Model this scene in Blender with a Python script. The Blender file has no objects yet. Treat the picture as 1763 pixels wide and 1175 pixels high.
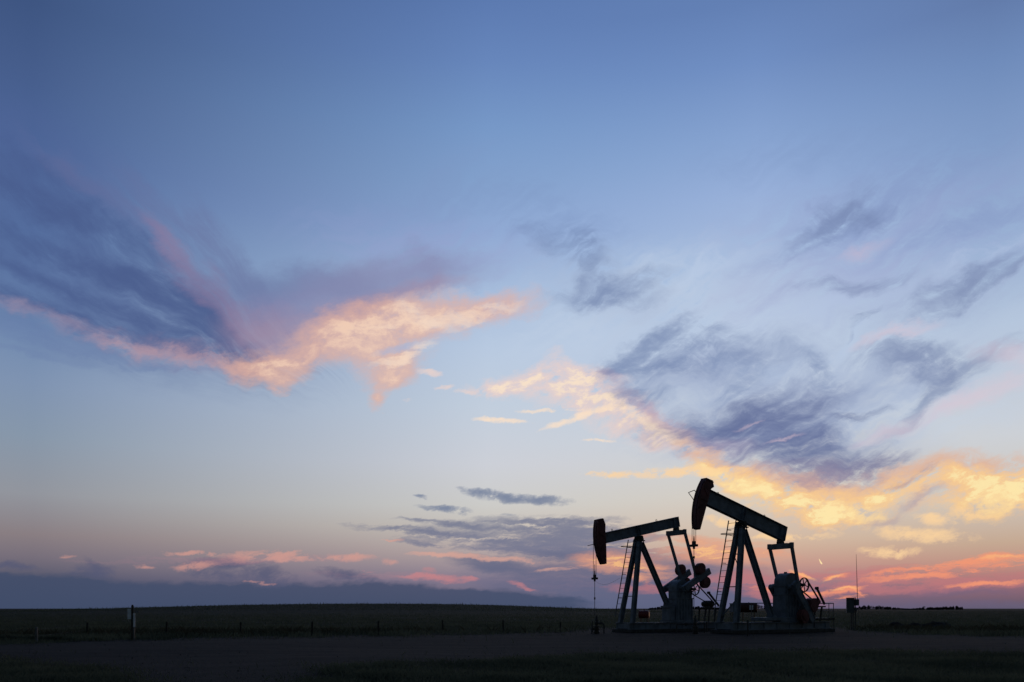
import bpy, bmesh, math, random
import numpy as np
from mathutils import Vector, Matrix
random.seed(7); np.random.seed(7)
C = bpy.context.scene.collection
S = bpy.context.scene
R = math.radians

# ------------------------------------------------------------------ camera
F, CX, HY, EYE = 1371.0, 881.5, 1048.0, 1.7      # focal length in photo pixels, optical axis, horizon, eye height
cam = bpy.data.objects.new('camera', bpy.data.cameras.new('camera')); C.objects.link(cam)
cam.location = (0, 0, EYE); cam.rotation_euler = (R(90), 0, 0)
cam.data.sensor_width = 36; cam.data.lens = 36 * F / 1763
cam.data.shift_y = (HY - 587.5) / 1763           # a level camera with a risen lens: uprights stay upright
cam.data.clip_start = .1; cam.data.clip_end = 20000
S.camera = cam
S.view_settings.view_transform = 'Standard'; S.view_settings.look = 'None'
S.view_settings.gamma = 1; S.view_settings.use_curve_mapping = False
S.view_settings.exposure = 0
S.render.resolution_x = 1024; S.render.resolution_y = 682

SUN_AZ, SUN_EL = 24.0, 0.8                       # the sun has just reached the horizon, right of the pumps
sun = bpy.data.objects.new('sun', bpy.data.lights.new('sun', 'SUN')); C.objects.link(sun)
sun.data.energy = .05; sun.data.angle = R(2); sun.data.color = (1, .55, .32)
sd = Vector((math.sin(R(SUN_AZ)) * math.cos(R(SUN_EL)), math.cos(R(SUN_AZ)) * math.cos(R(SUN_EL)), math.sin(R(SUN_EL))))
sun.rotation_euler = sd.to_track_quat('Z', 'Y').to_euler()

# ------------------------------------------------------------------ sky (world)
def lin(c): return tuple(((v / 255) / 12.92 if v / 255 <= .04045 else ((v / 255 + .055) / 1.055) ** 2.4) for v in c)
def bearing(px, py):
    """compass bearing and elevation (degrees) of a point of the sky"""
    x, z = (px - CX) / F, (HY - py) / F
    return math.degrees(math.atan(x)), math.degrees(math.atan(z / math.sqrt(1 + x * x)))

W = bpy.data.worlds.new('World'); S.world = W; W.use_nodes = True
NT = W.node_tree; N = NT.nodes; L = NT.links; N.clear()
def node(t, **kw):
    n = N.new(t)
    for k, v in kw.items(): setattr(n, k, v)
    return n
def sock(s, v):
    if isinstance(v, bpy.types.NodeSocket): L.new(v, s)
    else: s.default_value = v
def M(op, a, b=0.0, c=0.0, clamp=False):
    n = node('ShaderNodeMath', operation=op, use_clamp=clamp)
    sock(n.inputs[0], a); sock(n.inputs[1], b); sock(n.inputs[2], c); return n.outputs[0]
def VM(op, a, b=None):
    n = node('ShaderNodeVectorMath', operation=op); sock(n.inputs[0], a)
    if b is not None: sock(n.inputs[1], b)
    return n.outputs['Value'] if op in ('DOT_PRODUCT', 'LENGTH') else n.outputs[0]
def XYZ(x, y, z=0.0):
    n = node('ShaderNodeCombineXYZ'); sock(n.inputs[0], x); sock(n.inputs[1], y); sock(n.inputs[2], z); return n.outputs[0]
def smooth(v, lo, hi, a=0.0, b=1.0, kind='SMOOTHSTEP'):
    n = node('ShaderNodeMapRange', interpolation_type=kind)
    sock(n.inputs['Value'], v)
    for k, x in (('From Min', lo), ('From Max', hi), ('To Min', a), ('To Max', b)): n.inputs[k].default_value = x
    return n.outputs[0]
def mapping(v, loc=(0, 0, 0), rot=0.0, sc=(1, 1, 1), kind='TEXTURE'):
    n = node('ShaderNodeMapping', vector_type=kind); sock(n.inputs['Vector'], v)
    n.inputs['Location'].default_value = loc; n.inputs['Rotation'].default_value = (0, 0, rot); n.inputs['Scale'].default_value = sc
    return n.outputs[0]
def noise(v, scale=1.0, detail=5.0, rough=.55, dist=0.0, colour=False):
    n = node('ShaderNodeTexNoise', noise_dimensions='2D'); sock(n.inputs['Vector'], v)
    n.inputs['Scale'].default_value = scale; n.inputs['Detail'].default_value = detail
    n.inputs['Roughness'].default_value = rough; n.inputs['Distortion'].default_value = dist
    return n.outputs['Color'] if colour else n.outputs['Fac']
def mix(f, a, b):
    n = node('ShaderNodeMix', data_type='RGBA'); sock(n.inputs[0], f)
    for s, v in ((n.inputs[6], a), (n.inputs[7], b)):
        if isinstance(v, tuple): v = (*v, 1)
        sock(s, v)
    return n.outputs[2]
def ramp(fac, stops):
    n = node('ShaderNodeValToRGB'); sock(n.inputs[0], fac); e = n.color_ramp.elements
    n.color_ramp.interpolation = 'LINEAR'
    while len(e) < len(stops): e.new(.5)
    for k, (p, c) in enumerate(sorted(stops)): e[k].position = p; e[k].color = (*lin(c), 1)
    return n.outputs[0]

tc = node('ShaderNodeTexCoord').outputs['Generated']
sp = node('ShaderNodeSeparateXYZ'); L.new(tc, sp.inputs[0]); dx, dy, dz = sp.outputs
U = M('DEGREES', M('ARCTAN2', dx, dy))                                                  # bearing
V = M('DEGREES', M('ARCTAN2', dz, M('SQRT', M('ADD', M('MULTIPLY', dx, dx), M('MULTIPLY', dy, dy)))))   # elevation
UV = XYZ(U, V, 1.0)      # third component 1: a stroke's offset rides in its dot product

# clear-sky colours by elevation for three bearings (36 degrees of elevation = 1)
VMAX = 40.0
def column(px, rows): return [(max(0, bearing(px, y)[1]) / VMAX, c) for y, c in rows]
COLS = [
 column(60, [(0,(62,85,129)),(120,(70,93,139)),(250,(76,101,150)),(400,(92,122,168)),(560,(112,138,176)),(660,(127,147,177)),(750,(135,151,170)),(850,(146,149,157)),(920,(137,126,130)),(960,(118,110,122)),(1000,(80,84,106)),(1048,(60,71,96))]),
 column(840, [(0,(92,122,176)),(105,(103,134,187)),(220,(119,152,199)),(310,(131,161,204)),(400,(144,169,211)),(500,(166,188,219)),(600,(184,201,224)),(700,(194,206,221)),(800,(204,207,215)),(870,(204,203,200)),(910,(198,190,182)),(955,(176,160,160)),(1000,(134,122,142)),(1048,(84,88,112))]),
 column(1300, [(0,(99,128,180)),(105,(112,142,194)),(240,(136,164,209)),(330,(152,176,217)),(450,(170,191,222)),(600,(188,203,226)),(750,(204,210,218)),(850,(212,205,195)),(930,(213,186,163)),(970,(200,155,142)),(1010,(150,116,132)),(1048,(98,90,112))]),
 column(1700, [(0,(98,123,170)),(105,(111,139,186)),(240,(129,156,199)),(400,(152,176,211)),(560,(180,197,220)),(750,(204,208,214)),(850,(208,200,190)),(935,(197,169,147)),(980,(188,138,128)),(1015,(140,104,118)),(1048,(92,86,104))]),
]
vn = M('DIVIDE', V, VMAX)
c1, c2, c3, c4 = (ramp(vn, k) for k in COLS)
base = mix(smooth(U, -31, -1.8, kind='LINEAR'), c1, c2)
base = mix(smooth(U, -1.8, 17, kind='LINEAR'), base, c3)
base = mix(smooth(U, 17, 31, kind='LINEAR'), base, c4)

# warps that fray every cloud edge
w1 = VM('SUBTRACT', noise(UV, .16, 3, .5, colour=True), (.5, .5, 0))
w2 = VM('SUBTRACT', noise(mapping(UV, rot=R(14), sc=(1.9, 1, 1)), .7, 8, .68, colour=True), (.5, .5, 0))
w1 = VM('MULTIPLY', w1, (1, 1, 0)); w2 = VM('MULTIPLY', w2, (1, 1, 0))
def scaled(v, s):
    n = node('ShaderNodeVectorMath', operation='SCALE'); L.new(v, n.inputs[0]); n.inputs['Scale'].default_value = s; return n.outputs[0]
P0 = VM('ADD', UV, scaled(w2, .85))                                                     # crisp
P1 = VM('ADD', VM('ADD', UV, scaled(w1, 2.0)), scaled(w2, 1.5))                          # cloudy
P2 = VM('ADD', VM('ADD', UV, scaled(w1, 3.4)), scaled(w2, 1.5))                          # swirling
# streak noises
def cen(n, k=2.6): return M('MULTIPLY', M('SUBTRACT', n, .5), k)
NH = cen(noise(mapping(P0, sc=(7, .75, 1)), 1.1, 8, .66), 5.0)
NH = M('ADD', NH, cen(noise(mapping(P0, rot=R(5), sc=(2.6, .8, 1)), 2.6, 6, .65), 1.5))                                    # level streaks
Q1 = VM('ADD', VM('ADD', UV, scaled(w1, 2.0)), scaled(w2, .5)); Q2 = VM('ADD', VM('ADD', UV, scaled(w1, 3.6)), scaled(w2, .55))
NU = M('ADD', cen(noise(mapping(Q2, rot=R(27), sc=(4.6, .75, 1)), .8, 10, .60), 3.9), cen(noise(mapping(Q2, rot=R(-8), sc=(2.2, .8, 1)), 1.7, 8, .68), 2.4))                      # streaks rising to the right
NC = cen(noise(mapping(Q1, rot=R(12), sc=(1.7, .9, 1)), .95, 9, .68), 4.4)                        # clumps
NB = cen(noise(mapping(Q1, rot=R(8), sc=(2.2, 1, 1)), .30, 8, .62))                         # broad
ax, ay = bearing(650, 750)
rel = VM('SUBTRACT', VM('ADD', UV, scaled(w1, 2.4)), (ax, ay, 0)); rs = node('ShaderNodeSeparateXYZ'); L.new(rel, rs.inputs[0])
NF = cen(noise(XYZ(M('MULTIPLY', M('ARCTAN2', rs.outputs[1], rs.outputs[0]), 12.0), M('MULTIPLY', VM('LENGTH', rel), .16)), 1.3, 8, .64), 4.6)   # fan of streaks
NOI = dict(h=NH, u=NU, c=NC, b=NB, f=NF)
PS = {0: P0, 1: P1, 2: P2, 3: UV}

def density(strokes, warp):
    """sum of soft elongated puffs, each given by its two ends and its half width"""
    acc = None
    for s in strokes:
        x1, y1, x2, y2, w = s[:5]; amp = s[5] if len(s) > 5 else 1.0
        dxp, dyp = x2 - x1, y2 - y1; ln = math.hypot(dxp, dyp) or 1
        nx, ny = (-dyp / ln, dxp / ln) if ln > 1 else (0, 1)
        a, b = bearing(x1, y1), bearing(x2, y2)
        c = bearing((x1 + x2) / 2, (y1 + y2) / 2); e = bearing((x1 + x2) / 2 + nx * w, (y1 + y2) / 2 + ny * w)
        hw = math.hypot(e[0] - c[0], e[1] - c[1]); hl = math.hypot(b[0] - a[0], b[1] - a[1]) / 2 + hw * .6
        t = math.atan2(b[1] - a[1], b[0] - a[0]); ct, st = math.cos(t), math.sin(t)
        d1 = VM('DOT_PRODUCT', PS[warp], (ct / hl, st / hl, -(ct * c[0] + st * c[1]) / hl))
        d2 = VM('DOT_PRODUCT', PS[warp], (-st / hw, ct / hw, -(-st * c[0] + ct * c[1]) / hw))
        g = M('POWER', .3679, M('MULTIPLY_ADD', d1, d1, M('MULTIPLY', d2, d2)))
        acc = M('MULTIPLY', g, amp) if acc is None else M('MULTIPLY_ADD', g, amp, acc)
    return acc

GAIN = dict(h=1.6, u=1.25, c=1.6, b=1.5, f=1.4)
def layer(col, colour, strokes, n='c', k=.6, lo=.25, hi=.9, op=1.0, warp=1, shade=None, hard=False):
    """lay one family of clouds over the sky; k = how far the noise breaks it up"""
    d = density(strokes, warp)
    d = M('MULTIPLY', d, M('MAXIMUM', M('MULTIPLY_ADD', NOI[n], k, 1.0), 0.0))
    if hard: a = smooth(d, lo, hi, 0.0, op)
    else:                                                    # optical depth: soft tails, no outline
        thr, gain = (lo * .3, GAIN[n]) if warp else (lo * .5, 2.0)
        t = M('MAXIMUM', M('MULTIPLY_ADD', d, gain, -thr * gain), 0.0)
        a = M('MULTIPLY', M('SUBTRACT', 1.0, M('POWER', .3679, t)), op)
    c = lin(colour)
    if shade:                                                # thicker parts take a second colour
        c = mix(smooth(d, shade[1], shade[2]), tuple(c), tuple(lin(shade[0])))
    return mix(a, col, c)

def clouds(col):
    # thin veils
    col = layer(col, (196,210,229), [(1050,520,1600,560,80,.8),(1120,640,1560,660,80,1.0),(1250,740,1600,720,50,.7),(940,560,1200,480,50,.5)], 'u', .8, .2, 1.1, .8, 1)
    col = layer(col, (150,160,204), [(600,410,860,440,50,.7),(1330,400,1763,330,60,.6),(1300,470,1700,430,60,.7),(1250,540,1600,500,40,.5)], 'u', 1.0, .15, 1.2, .6, 1)
    col = layer(col, (126,150,194), [(587,375,900,318,26,.5),(860,330,1060,400,34,.5),(1230,290,1500,240,40,.4),(1500,300,1763,240,50,.5),(1340,440,1640,300,26,.8),(1560,420,1763,350,24,.7),(700,330,860,250,20,.4)], 'u', 1.2, .2, 1.2, .5, 1)
    col = layer(col, (150,166,200), [(1080,650,1500,640,60,.8),(1180,750,1460,740,40,1.0),(1400,700,1650,620,40,.7),(1500,560,1763,480,40,.6),(960,480,1150,540,40,.5)], 'u', .8, .15, 1.1, .62, 2)
    col = layer(col, (186,204,230), [(1120,480,1330,430,16,.8),(1300,560,1500,520,16,.8),(1420,620,1500,560,12,.8),(1560,500,1763,400,14,.7),(1180,620,1340,640,14,.7)], 'u', 1.4, .3, 1.1, .55, 2)
    # the fan on the left
    col = layer(col, (80,100,150), [(-60,300,200,420,90,.9),(0,420,400,580,80,1.1),(-60,470,380,600,60,1.0),(-60,220,140,300,60,.6)], 'f', .55, .1, 1.1, .6, 1)
    col = layer(col, (70,88,136), [(-40,300,255,436,24,1.1),(-40,385,383,538,20,1.15),(-40,440,419,610,15,1.0),(-40,500,409,625,15,1.1),(306,508,424,620,34,1.2),(200,470,400,580,26,.7),(-40,250,150,330,24,.6)], 'f', .75, .2, 1.15, .85, 1)
    col = layer(col, (104,124,168), [(-20,566,204,614,14,1.0),(-20,600,179,636,7,.5),(204,622,388,646,5,.7)], 'f', .6, .25, 1.1, .6, 1)
    col = layer(col, (104,112,156), [(77,270,214,370,16,.8),(204,345,286,415,14,1.0),(332,370,388,456,30,.8),(214,300,330,400,22,.6),(388,450,470,540,22,.8)], 'f', .9, .2, 1.2, .6, 1)
    col = layer(col, (146,126,158), [(276,405,327,477,17,.8),(317,487,439,565,20,1.0),(357,467,388,518,13,.6),(250,370,300,430,16,.4)], 'f', .8, .25, 1.1, .7, 1)
    col = layer(col, (164,142,162), [(-10,530,77,545,14,.4),(77,550,255,598,15,.6),(255,598,440,640,20,.8)], 'c', .9, .15, 1.0, .65, 1)
    col = layer(col, (200,158,160), [(160,578,255,598,9,.5),(255,598,440,642,12,.8)], 'c', 1.0, .2, 1.0, .5, 1)
    # mauve and peach cloud, centre left
    col = layer(col, (110,124,166), [(383,490,613,500,26,1.1),(420,520,520,530,26,.8)], 'b', .5, .1, 1.1, .9, 1)
    col = layer(col, (134,134,172), [(560,510,756,467,34,1.2),(715,420,756,477,14,.5),(440,540,600,530,28,.9),(620,470,800,470,26,.5)], 'b', .5, .15, 1.1, .8, 1)
    col = layer(col, (160,134,158), [(424,574,540,589,36,1.2),(536,562,715,505,18,1.0),(700,505,800,490,14,.6)], 'b', .4, .2, 1.1, .85, 1)
    col = layer(col, (224,176,158), [(420,630,540,622,17,1.2),(434,652,511,650,16,.9),(475,668,480,676,12,.6),(530,598,640,562,26,1.2),(600,560,760,535,26,1.1),(613,585,770,572,20,1.0),(750,553,895,518,20,1.0),(585,612,700,618,20,1.0),(635,650,690,640,21,1.1),(645,680,652,688,14,.9)], 'c', .6, .25, .95, .95, 1,
                shade=((244,206,180), .7, 1.9))
    col = layer(col, (252,226,202), [(700,540,770,572,14,.9),(760,558,820,548,10,.8),(650,628,735,602,8,1.1),(640,575,700,560,12,.5),(800,545,880,525,8,.6)], 'h', 1.0, .3, 1.1, .7, 1)
    col = layer(col, (168,180,210), [(655,607,715,594,5,1.1),(600,640,620,636,5,.4)], 'h', .6, .3, 1.0, .75, 0)
    col = layer(col, (240,212,200), [(725,640,756,645,6,1.0),(750,668,780,664,3,.8),(785,673,830,680,4,.6),(690,690,720,684,3,.4)], 'c', .9, .4, 1.0, .8, 0)
    # peach cloud, centre right
    col = layer(col, (238,208,198), [(820,662,900,668,11,1.0),(890,655,935,638,14,1.0),(930,652,1035,652,18,1.0),(930,680,1070,690,23,1.1),(1042,722,1170,762,20,.7),(1060,695,1190,760,18,1.0),(950,610,990,640,14,.5)], 'c', 1.0, .3, 1.0, .9, 1,
                shade=((255,228,198), .8, 1.6))
    col = layer(col, (253,226,198), [(822,722,905,727,4,1.1),(888,709,1000,704,3,.9),(945,736,1030,708,5,1.2),(1000,712,1060,704,5,.7),(1067,700,1190,762,11,1.2),(1150,752,1220,775,8,1.0),(1000,757,1060,761,3,.7)], 'c', .8, .35, 1.0, .9, 0)
    col = layer(col, (186,158,178), [(1075,676,1190,752,9,1.0),(1190,756,1300,776,14,1.1),(1030,640,1060,650,8,.7)], 'u', .5, .25, 1.0, .8, 1)
    # slate swirl on the right
    col = layer(col, (124,138,178), [(1170,735,1480,765,40,.9),(1090,660,1300,610,34,.7),(1300,700,1460,680,36,.7),(1540,620,1640,640,30,.6)], 'b', .8, .15, 1.1, .6, 1)
    col = layer(col, (108,128,170), [(1050,640,1190,637,15,1.1),(1050,636,1175,560,17,.95),(1149,601,1302,617,22,.8),(1062,678,1134,688,13,1.0),(1180,560,1300,580,16,.4),(965,509,1093,504,20,1.1),(996,417,1031,468,26,.7),(894,397,1016,433,26,.4),(1077,489,1159,468,12,.5),(1374,627,1420,647,17,.7),(1231,680,1290,640,14,.5)], 'u', .95, .2, 1.15, .78, 2)
    col = layer(col, (92,104,148), [(1180,738,1374,734,27,1.2),(1297,724,1425,678,24,.9),(1290,780,1476,772,19,1.3),(1231,724,1323,678,20,.8),(1440,708,1517,703,8,.7),(1360,760,1440,745,18,.8)], 'u', .75, .2, 1.1, .90, 2)
    col = layer(col, (110,110,150), [(1374,831,1501,795,18,1.1),(1480,800,1563,790,13,.8),(1588,811,1619,806,6,.8),(1340,800,1440,806,12,.8)], 'u', 1.2, .25, 1.1, .88, 1)
    col = layer(col, (108,124,164), [(1515,612,1655,604,21,1.1),(1650,606,1652,640,15,1.0),(1552,729,1655,642,13,1.0),(1557,637,1619,647,20,.8),(1660,637,1763,586,15,.6),(1374,422,1476,341,20,.7),(1450,361,1527,366,16,.6),(1598,516,1706,458,15,1.0),(1598,540,1763,448,10,.7),(1399,504,1552,489,14,.6),(1470,570,1508,542,6,.7)], 'u', .95, .2, 1.15, .66, 2)
    col = layer(col, (222,196,206), [(1603,719,1763,652,18,1.0),(1486,592,1600,558,10,.9),(1700,600,1800,610,18,.6),(1486,752,1560,732,11,.7),(1270,735,1310,722,4,.6),(1330,765,1370,750,4,.6),(1450,440,1520,410,14,.4)], 'u', .6, .25, 1.1, .7, 1)
    # golden band
    col = layer(col, (226,176,146), [(1190,775,1260,815,16,1.0),(1251,812,1330,848,20,1.1),(1297,818,1440,838,13,1.1),(1330,850,1480,862,26,1.1),(1460,848,1590,812,16,1.1),(1560,820,1790,812,23,1.0),(1620,850,1790,850,31,.8),(1348,890,1450,892,15,.8)], 'c', 1.2, .3, 1.05, .85, 1)
    col = layer(col, (255,208,140), [(1200,800,1260,816,12,1.0),(1251,820,1330,856,19,1.15),(1323,862,1476,874,25,1.3),(1360,888,1460,888,14,1.1),(1476,858,1578,832,18,1.1),(1578,828,1763,828,14,1.0),(1650,866,1740,852,30,1.3),(1740,840,1790,850,20,1.0)], 'c', 1.1, .42, 1.1, .93, 1,
                shade=((255,234,172), .9, 1.8))
    col = layer(col, (255,230,170), [(1215,808,1262,818,9,1.0),(1262,830,1320,852,13,1.0),(1400,872,1500,880,14,.9),(1690,868,1740,858,16,.8)], 'c', 1.0, .3, 1.1, .8, 1)
    col = layer(col, (252,212,160), [(1100,816,1255,811,7.5,1.2),(1010,815,1090,818,4,1.0),(1523,918,1652,926,11,1.1),(1585,890,1636,898,8,1.0),(1496,950,1572,952,8,1.0),(1290,926,1405,923,5.5,1.3),(1216,890,1290,906,8,.9),(1640,880,1700,890,8,.5),(1400,905,1440,915,3,.4)], 'c', 1.3, .3, 1.0, .92, 0)
    col = layer(col, (160,144,164), [(1480,900,1560,890,10,.5),(1560,870,1620,850,9,.6),(1290,800,1400,828,12,.9),(1380,826,1500,815,13,.9),(1520,838,1600,818,8,.8)], 'u', 1.3, .35, 1.2, .7, 1)
    # grey cloud left of the pumps, its streaks pointing left
    col = layer(col, (102,110,140), [(640,909,849,929,7,1.2),(767,927,1040,955,15,1.2),(835,902,1026,899,10,1.0),(890,912,1100,922,17,1.1),(960,936,1170,963,24,1.2),(699,895,835,909,4,.9),(680,930,800,944,4,.7)], 'h', 1.15, .25, 1.05, .85, 0)
    col = layer(col, (92,100,130), [(800,966,930,988,11,1.1),(880,1004,1200,1031,30,1.2),(940,975,1250,985,26,1.1),(900,1035,1280,1042,20,1.1),(1100,1010,1300,1035,20,.8)], 'h', .45, .25, .9, .88, 0)
    col = layer(col, (102,118,150), [(792,843,870,855,5.5,1.1),(850,856,962,864,7.5,1.4),(726,872,790,876,4.5,1.2),(760,878,812,884,5,.9),(715,854,732,856,3,.9),(860,885,900,888,3,.4)], 'c', 1.1, .3, 1.05, .85, 0)
    # lit wisps between and behind the pumps
    col = layer(col, (228,160,130), [(995,968,1067,976,11,.9),(1040,963,1148,986,15,1.1),(1130,950,1312,955,15,1.1),(1148,932,1260,938,9,.8),(1090,994,1112,1000,6,1.0),(1300,950,1360,958,6,.5),(1060,925,1130,915,6,.5)], 'h', .9, .25, .95, .92, 0,
                shade=((250,190,130), .9, 1.5))
    col = layer(col, (214,164,150), [(713,953,822,960,4.3,1.02),(822,958,944,970,4.3,0.77),(900,985,1010,978,4.1,0.51),(660,930,690,931,2.0,0.77)], 'h', 1.6, .3, 1.0, .88, 0)
    # low bank along the horizon
    col = layer(col, (65,77,105), [(-200,1040,250,1040,50,1.3),(250,1045,560,1040,34,1.3),(540,1040,740,1036,33,1.3),(700,1044,1000,1044,26,1.2)], 'h', .18, .28, .62, .84, 0, hard=True)
    col = layer(col, (80,86,116), [(-20,975,60,978,6,.9),(330,968,440,970,8,1.1),(420,985,490,998,14,1.2),(330,985,400,992,10,.8),(560,985,640,1000,9,.9),(120,985,200,985,12,.7),(150,965,170,985,6,.5)], 'c', 1.0, .25, 1.0, .8, 0)
    col = layer(col, (176,132,142), [(200,965,640,962,8,.5),(560,990,800,995,8,.4)], 'h', 1.2, .25, 1.0, .5, 0)
    col = layer(col, (220,158,144), [(290,953,385,951,3.8,1.02),(410,958,525,954,6.8,1.10),(305,978,362,973,6.8,0.85),(440,966,560,962,4.1,0.68),(565,962,640,957,5.4,0.85),(662,967,682,969,5.4,0.77),(425,1003,472,1003,2.7,0.77),(235,975,262,978,3.4,0.51),(100,960,130,958,4.1,0.42)], 'c', 1.6, .3, 1.0, .68, 0)
    col = layer(col, (206,132,134), [(709,994,788,998,5.4,1.10),(800,995,820,996,3.4,0.77),(883,1004,936,1021,4.1,1.02),(600,985,640,985,4.1,0.59),(730,982,745,984,3.4,0.51)], 'h', 1.6, .3, 1.0, .70, 0)
    # red light low on the right
    col = layer(col, (196,122,124), [(1290,1000,1763,985,16,.9),(1278,997,1340,1025,14,1.0),(1320,1024,1440,1034,10,1.0),(1060,1012,1250,1004,10,.7),(1500,1015,1763,1005,10,.8)], 'h', 1.3, .25, 1.1, .75, 0)
    col = layer(col, (244,152,116), [(1500,992,1650,972,7,1.1),(1640,968,1800,956,9,1.2),(1536,998,1763,975,6,1.0),(1430,1016,1480,1012,4,1.2),(1360,984,1393,997,5,1.1),(1414,999,1450,990,4,1.1),(1300,1010,1420,1024,7,.9),(1440,1032,1490,1027,4,.9),(1620,1012,1763,1000,4,.7),(1474,1014,1486,1026,2,.7)], 'h', 1.7, .35, 1.0, .92, 0)
    col = layer(col, (254,186,126), [(1364,984,1396,995,3.2,1.1),(1422,998,1448,990,2.8,1.1),(1436,1014,1474,1011,2.2,1.2),(1690,962,1763,956,3,.8)], 'c', .5, .3, .9, .9, 0)
    col = layer(col, (106,98,128), [(1290,1046,1800,1046,13,1.0),(1560,1022,1763,1018,6,.6)], 'h', .5, .3, .9, .7, 0)
    # lit scrap of a vapour trail
    d = density([(1410, 962.5, 1414, 970, .9, 1.2), (1412.5, 968, 1415, 971, 1.5, 1.2)], 3)
    return mix(smooth(d, .3, .9, 0, .95), col, lin((255,226,170)))
front = clouds(base)

# the rest of the vault: a real twilight sky, dim in the east
sky = node('ShaderNodeTexSky', sky_type='NISHITA', sun_disc=False, sun_elevation=R(SUN_EL), sun_rotation=R(SUN_AZ), altitude=600, air_density=1.0, dust_density=1.5, ozone_density=2.0)
nish = scaled(sky.outputs[0], .12)
side = M('MAXIMUM', smooth(M('ABSOLUTE', U), 38, 75), smooth(V, 41, 60))
final = mix(side, front, nish)
bg = node('ShaderNodeBackground'); L.new(final, bg.inputs['Color']); bg.inputs['Strength'].default_value = 1.0
L.new(bg.outputs[0], node('ShaderNodeOutputWorld').inputs['Surface'])
W.cycles.sampling_method = 'MANUAL'; W.cycles.sample_map_resolution = 512

# ------------------------------------------------------------------ materials
def mat(name, col, rough=.7, metal=0.0, var=.25, scale=3.0, bump=0.0, col2=None, bscale=20.0, spec=.5, thin=0, tracks=False):
    m = bpy.data.materials.new(name); m.use_nodes = True; nt = m.node_tree; b = nt.nodes['Principled BSDF']
    tcn = nt.nodes.new('ShaderNodeTexCoord'); nz = nt.nodes.new('ShaderNodeTexNoise')
    nz.inputs['Scale'].default_value = scale; nz.inputs['Detail'].default_value = 6
    if tracks:                                               # wheel tracks: noise drawn out along the road
        mp = nt.nodes.new('ShaderNodeMapping'); mp.inputs['Scale'].default_value = (.10, 1.0, 1); mp.inputs['Rotation'].default_value = (0, 0, .05)
        nt.links.new(tcn.outputs['Object'], mp.inputs[0]); nt.links.new(mp.outputs[0], nz.inputs['Vector']); nz.inputs['Distortion'].default_value = .6
    else: nt.links.new(tcn.outputs['Object'], nz.inputs['Vector'])
    r = nt.nodes.new('ShaderNodeValToRGB'); e = r.color_ramp.elements
    c2 = col2 or tuple(v * (1 - var) for v in col)
    e[0].position = .38; e[0].color = (*c2, 1); e[1].position = .62; e[1].color = (*[min(1, v * (1 + var * .5)) for v in col], 1)
    nt.links.new(nz.outputs['Fac'], r.inputs[0]); nt.links.new(r.outputs[0], b.inputs['Base Color'])
    b.inputs['Roughness'].default_value = rough; b.inputs['Metallic'].default_value = metal
    b.inputs['Specular IOR Level'].default_value = spec
    if bump:
        n2 = nt.nodes.new('ShaderNodeTexNoise'); n2.inputs['Scale'].default_value = bscale; n2.inputs['Detail'].default_value = 8
        nt.links.new(tcn.outputs['Object'], n2.inputs['Vector'])
        bp = nt.nodes.new('ShaderNodeBump'); bp.inputs['Strength'].default_value = bump; bp.inputs['Distance'].default_value = .05
        nt.links.new(n2.outputs['Fac'], bp.inputs['Height']); nt.links.new(bp.outputs[0], b.inputs['Normal'])
    if thin:                                                 # leaves let part of the light through
        out = nt.nodes['Material Output']; tl = nt.nodes.new('ShaderNodeBsdfTranslucent'); mx = nt.nodes.new('ShaderNodeMixShader')
        nt.links.new(r.outputs[0], tl.inputs[0]); mx.inputs[0].default_value = thin
        nt.links.new(b.outputs[0], mx.inputs[1]); nt.links.new(tl.outputs[0], mx.inputs[2]); nt.links.new(mx.outputs[0], out.inputs['Surface'])
    return m
MT = dict(
 steel=mat('grey_green_paint', (.165,.20,.255), .55, 0, .3, 2.2, .15),
 dark=mat('grimy_steel', (.05,.052,.056), .6, .2, .4, 4, .2),
 maroon=mat('maroon_paint', (.165,.045,.055), .6, 0, .4, 2.5, .15),
 rust=mat('dull_red_paint', (.075,.028,.022), .7, 0, .4, 3),
 red=mat('red_paint', (.20,.018,.018), .45, 0, .3, 3),
 cable=mat('wire_rope', (.03,.03,.032), .6, .5, .2, 30),
 concrete=mat('concrete', (.07,.07,.07), .9, 0, .3, 5, .3),
 white=mat('white_paint', (.80,.86,.95), .6, 0, .12, 6),
 box_grey=mat('weathered_box_paint', (.075,.09,.105), .6, 0, .3, 5),
 galv=mat('galvanised_steel', (.12,.13,.145), .55, .3, .25, 5),
 wood=mat('weathered_wood', (.032,.03,.028), .9, 0, .35, 8, .4),
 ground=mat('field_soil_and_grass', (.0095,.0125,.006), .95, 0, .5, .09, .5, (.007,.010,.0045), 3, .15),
 gravel=mat('packed_gravel', (.0195,.0155,.0135), .95, 0, .5, .9, .8, (.009,.0082,.008), 6, .15, tracks=True),
 grass=mat('grass_blades', (.105,.115,.075), .8, 0, .5, .25, 0, (.070,.084,.058), spec=.15, thin=.55),
 weeds=mat('weed_leaves', (.055,.062,.04), .85, 0, .5, .6, 0, (.06,.052,.034), spec=.15, thin=.4),
 woods=mat('far_tree_leaves', (.03,.035,.04), .9, 0, .3, .02, spec=.1),
 stone=mat('loose_stone', (.05,.047,.045), .9, 0, .4, 3),
 soil=mat('dug_soil', (.085,.08,.085), .95, 0, .4, 1.5, .8, None, 5, .15),
)

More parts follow.
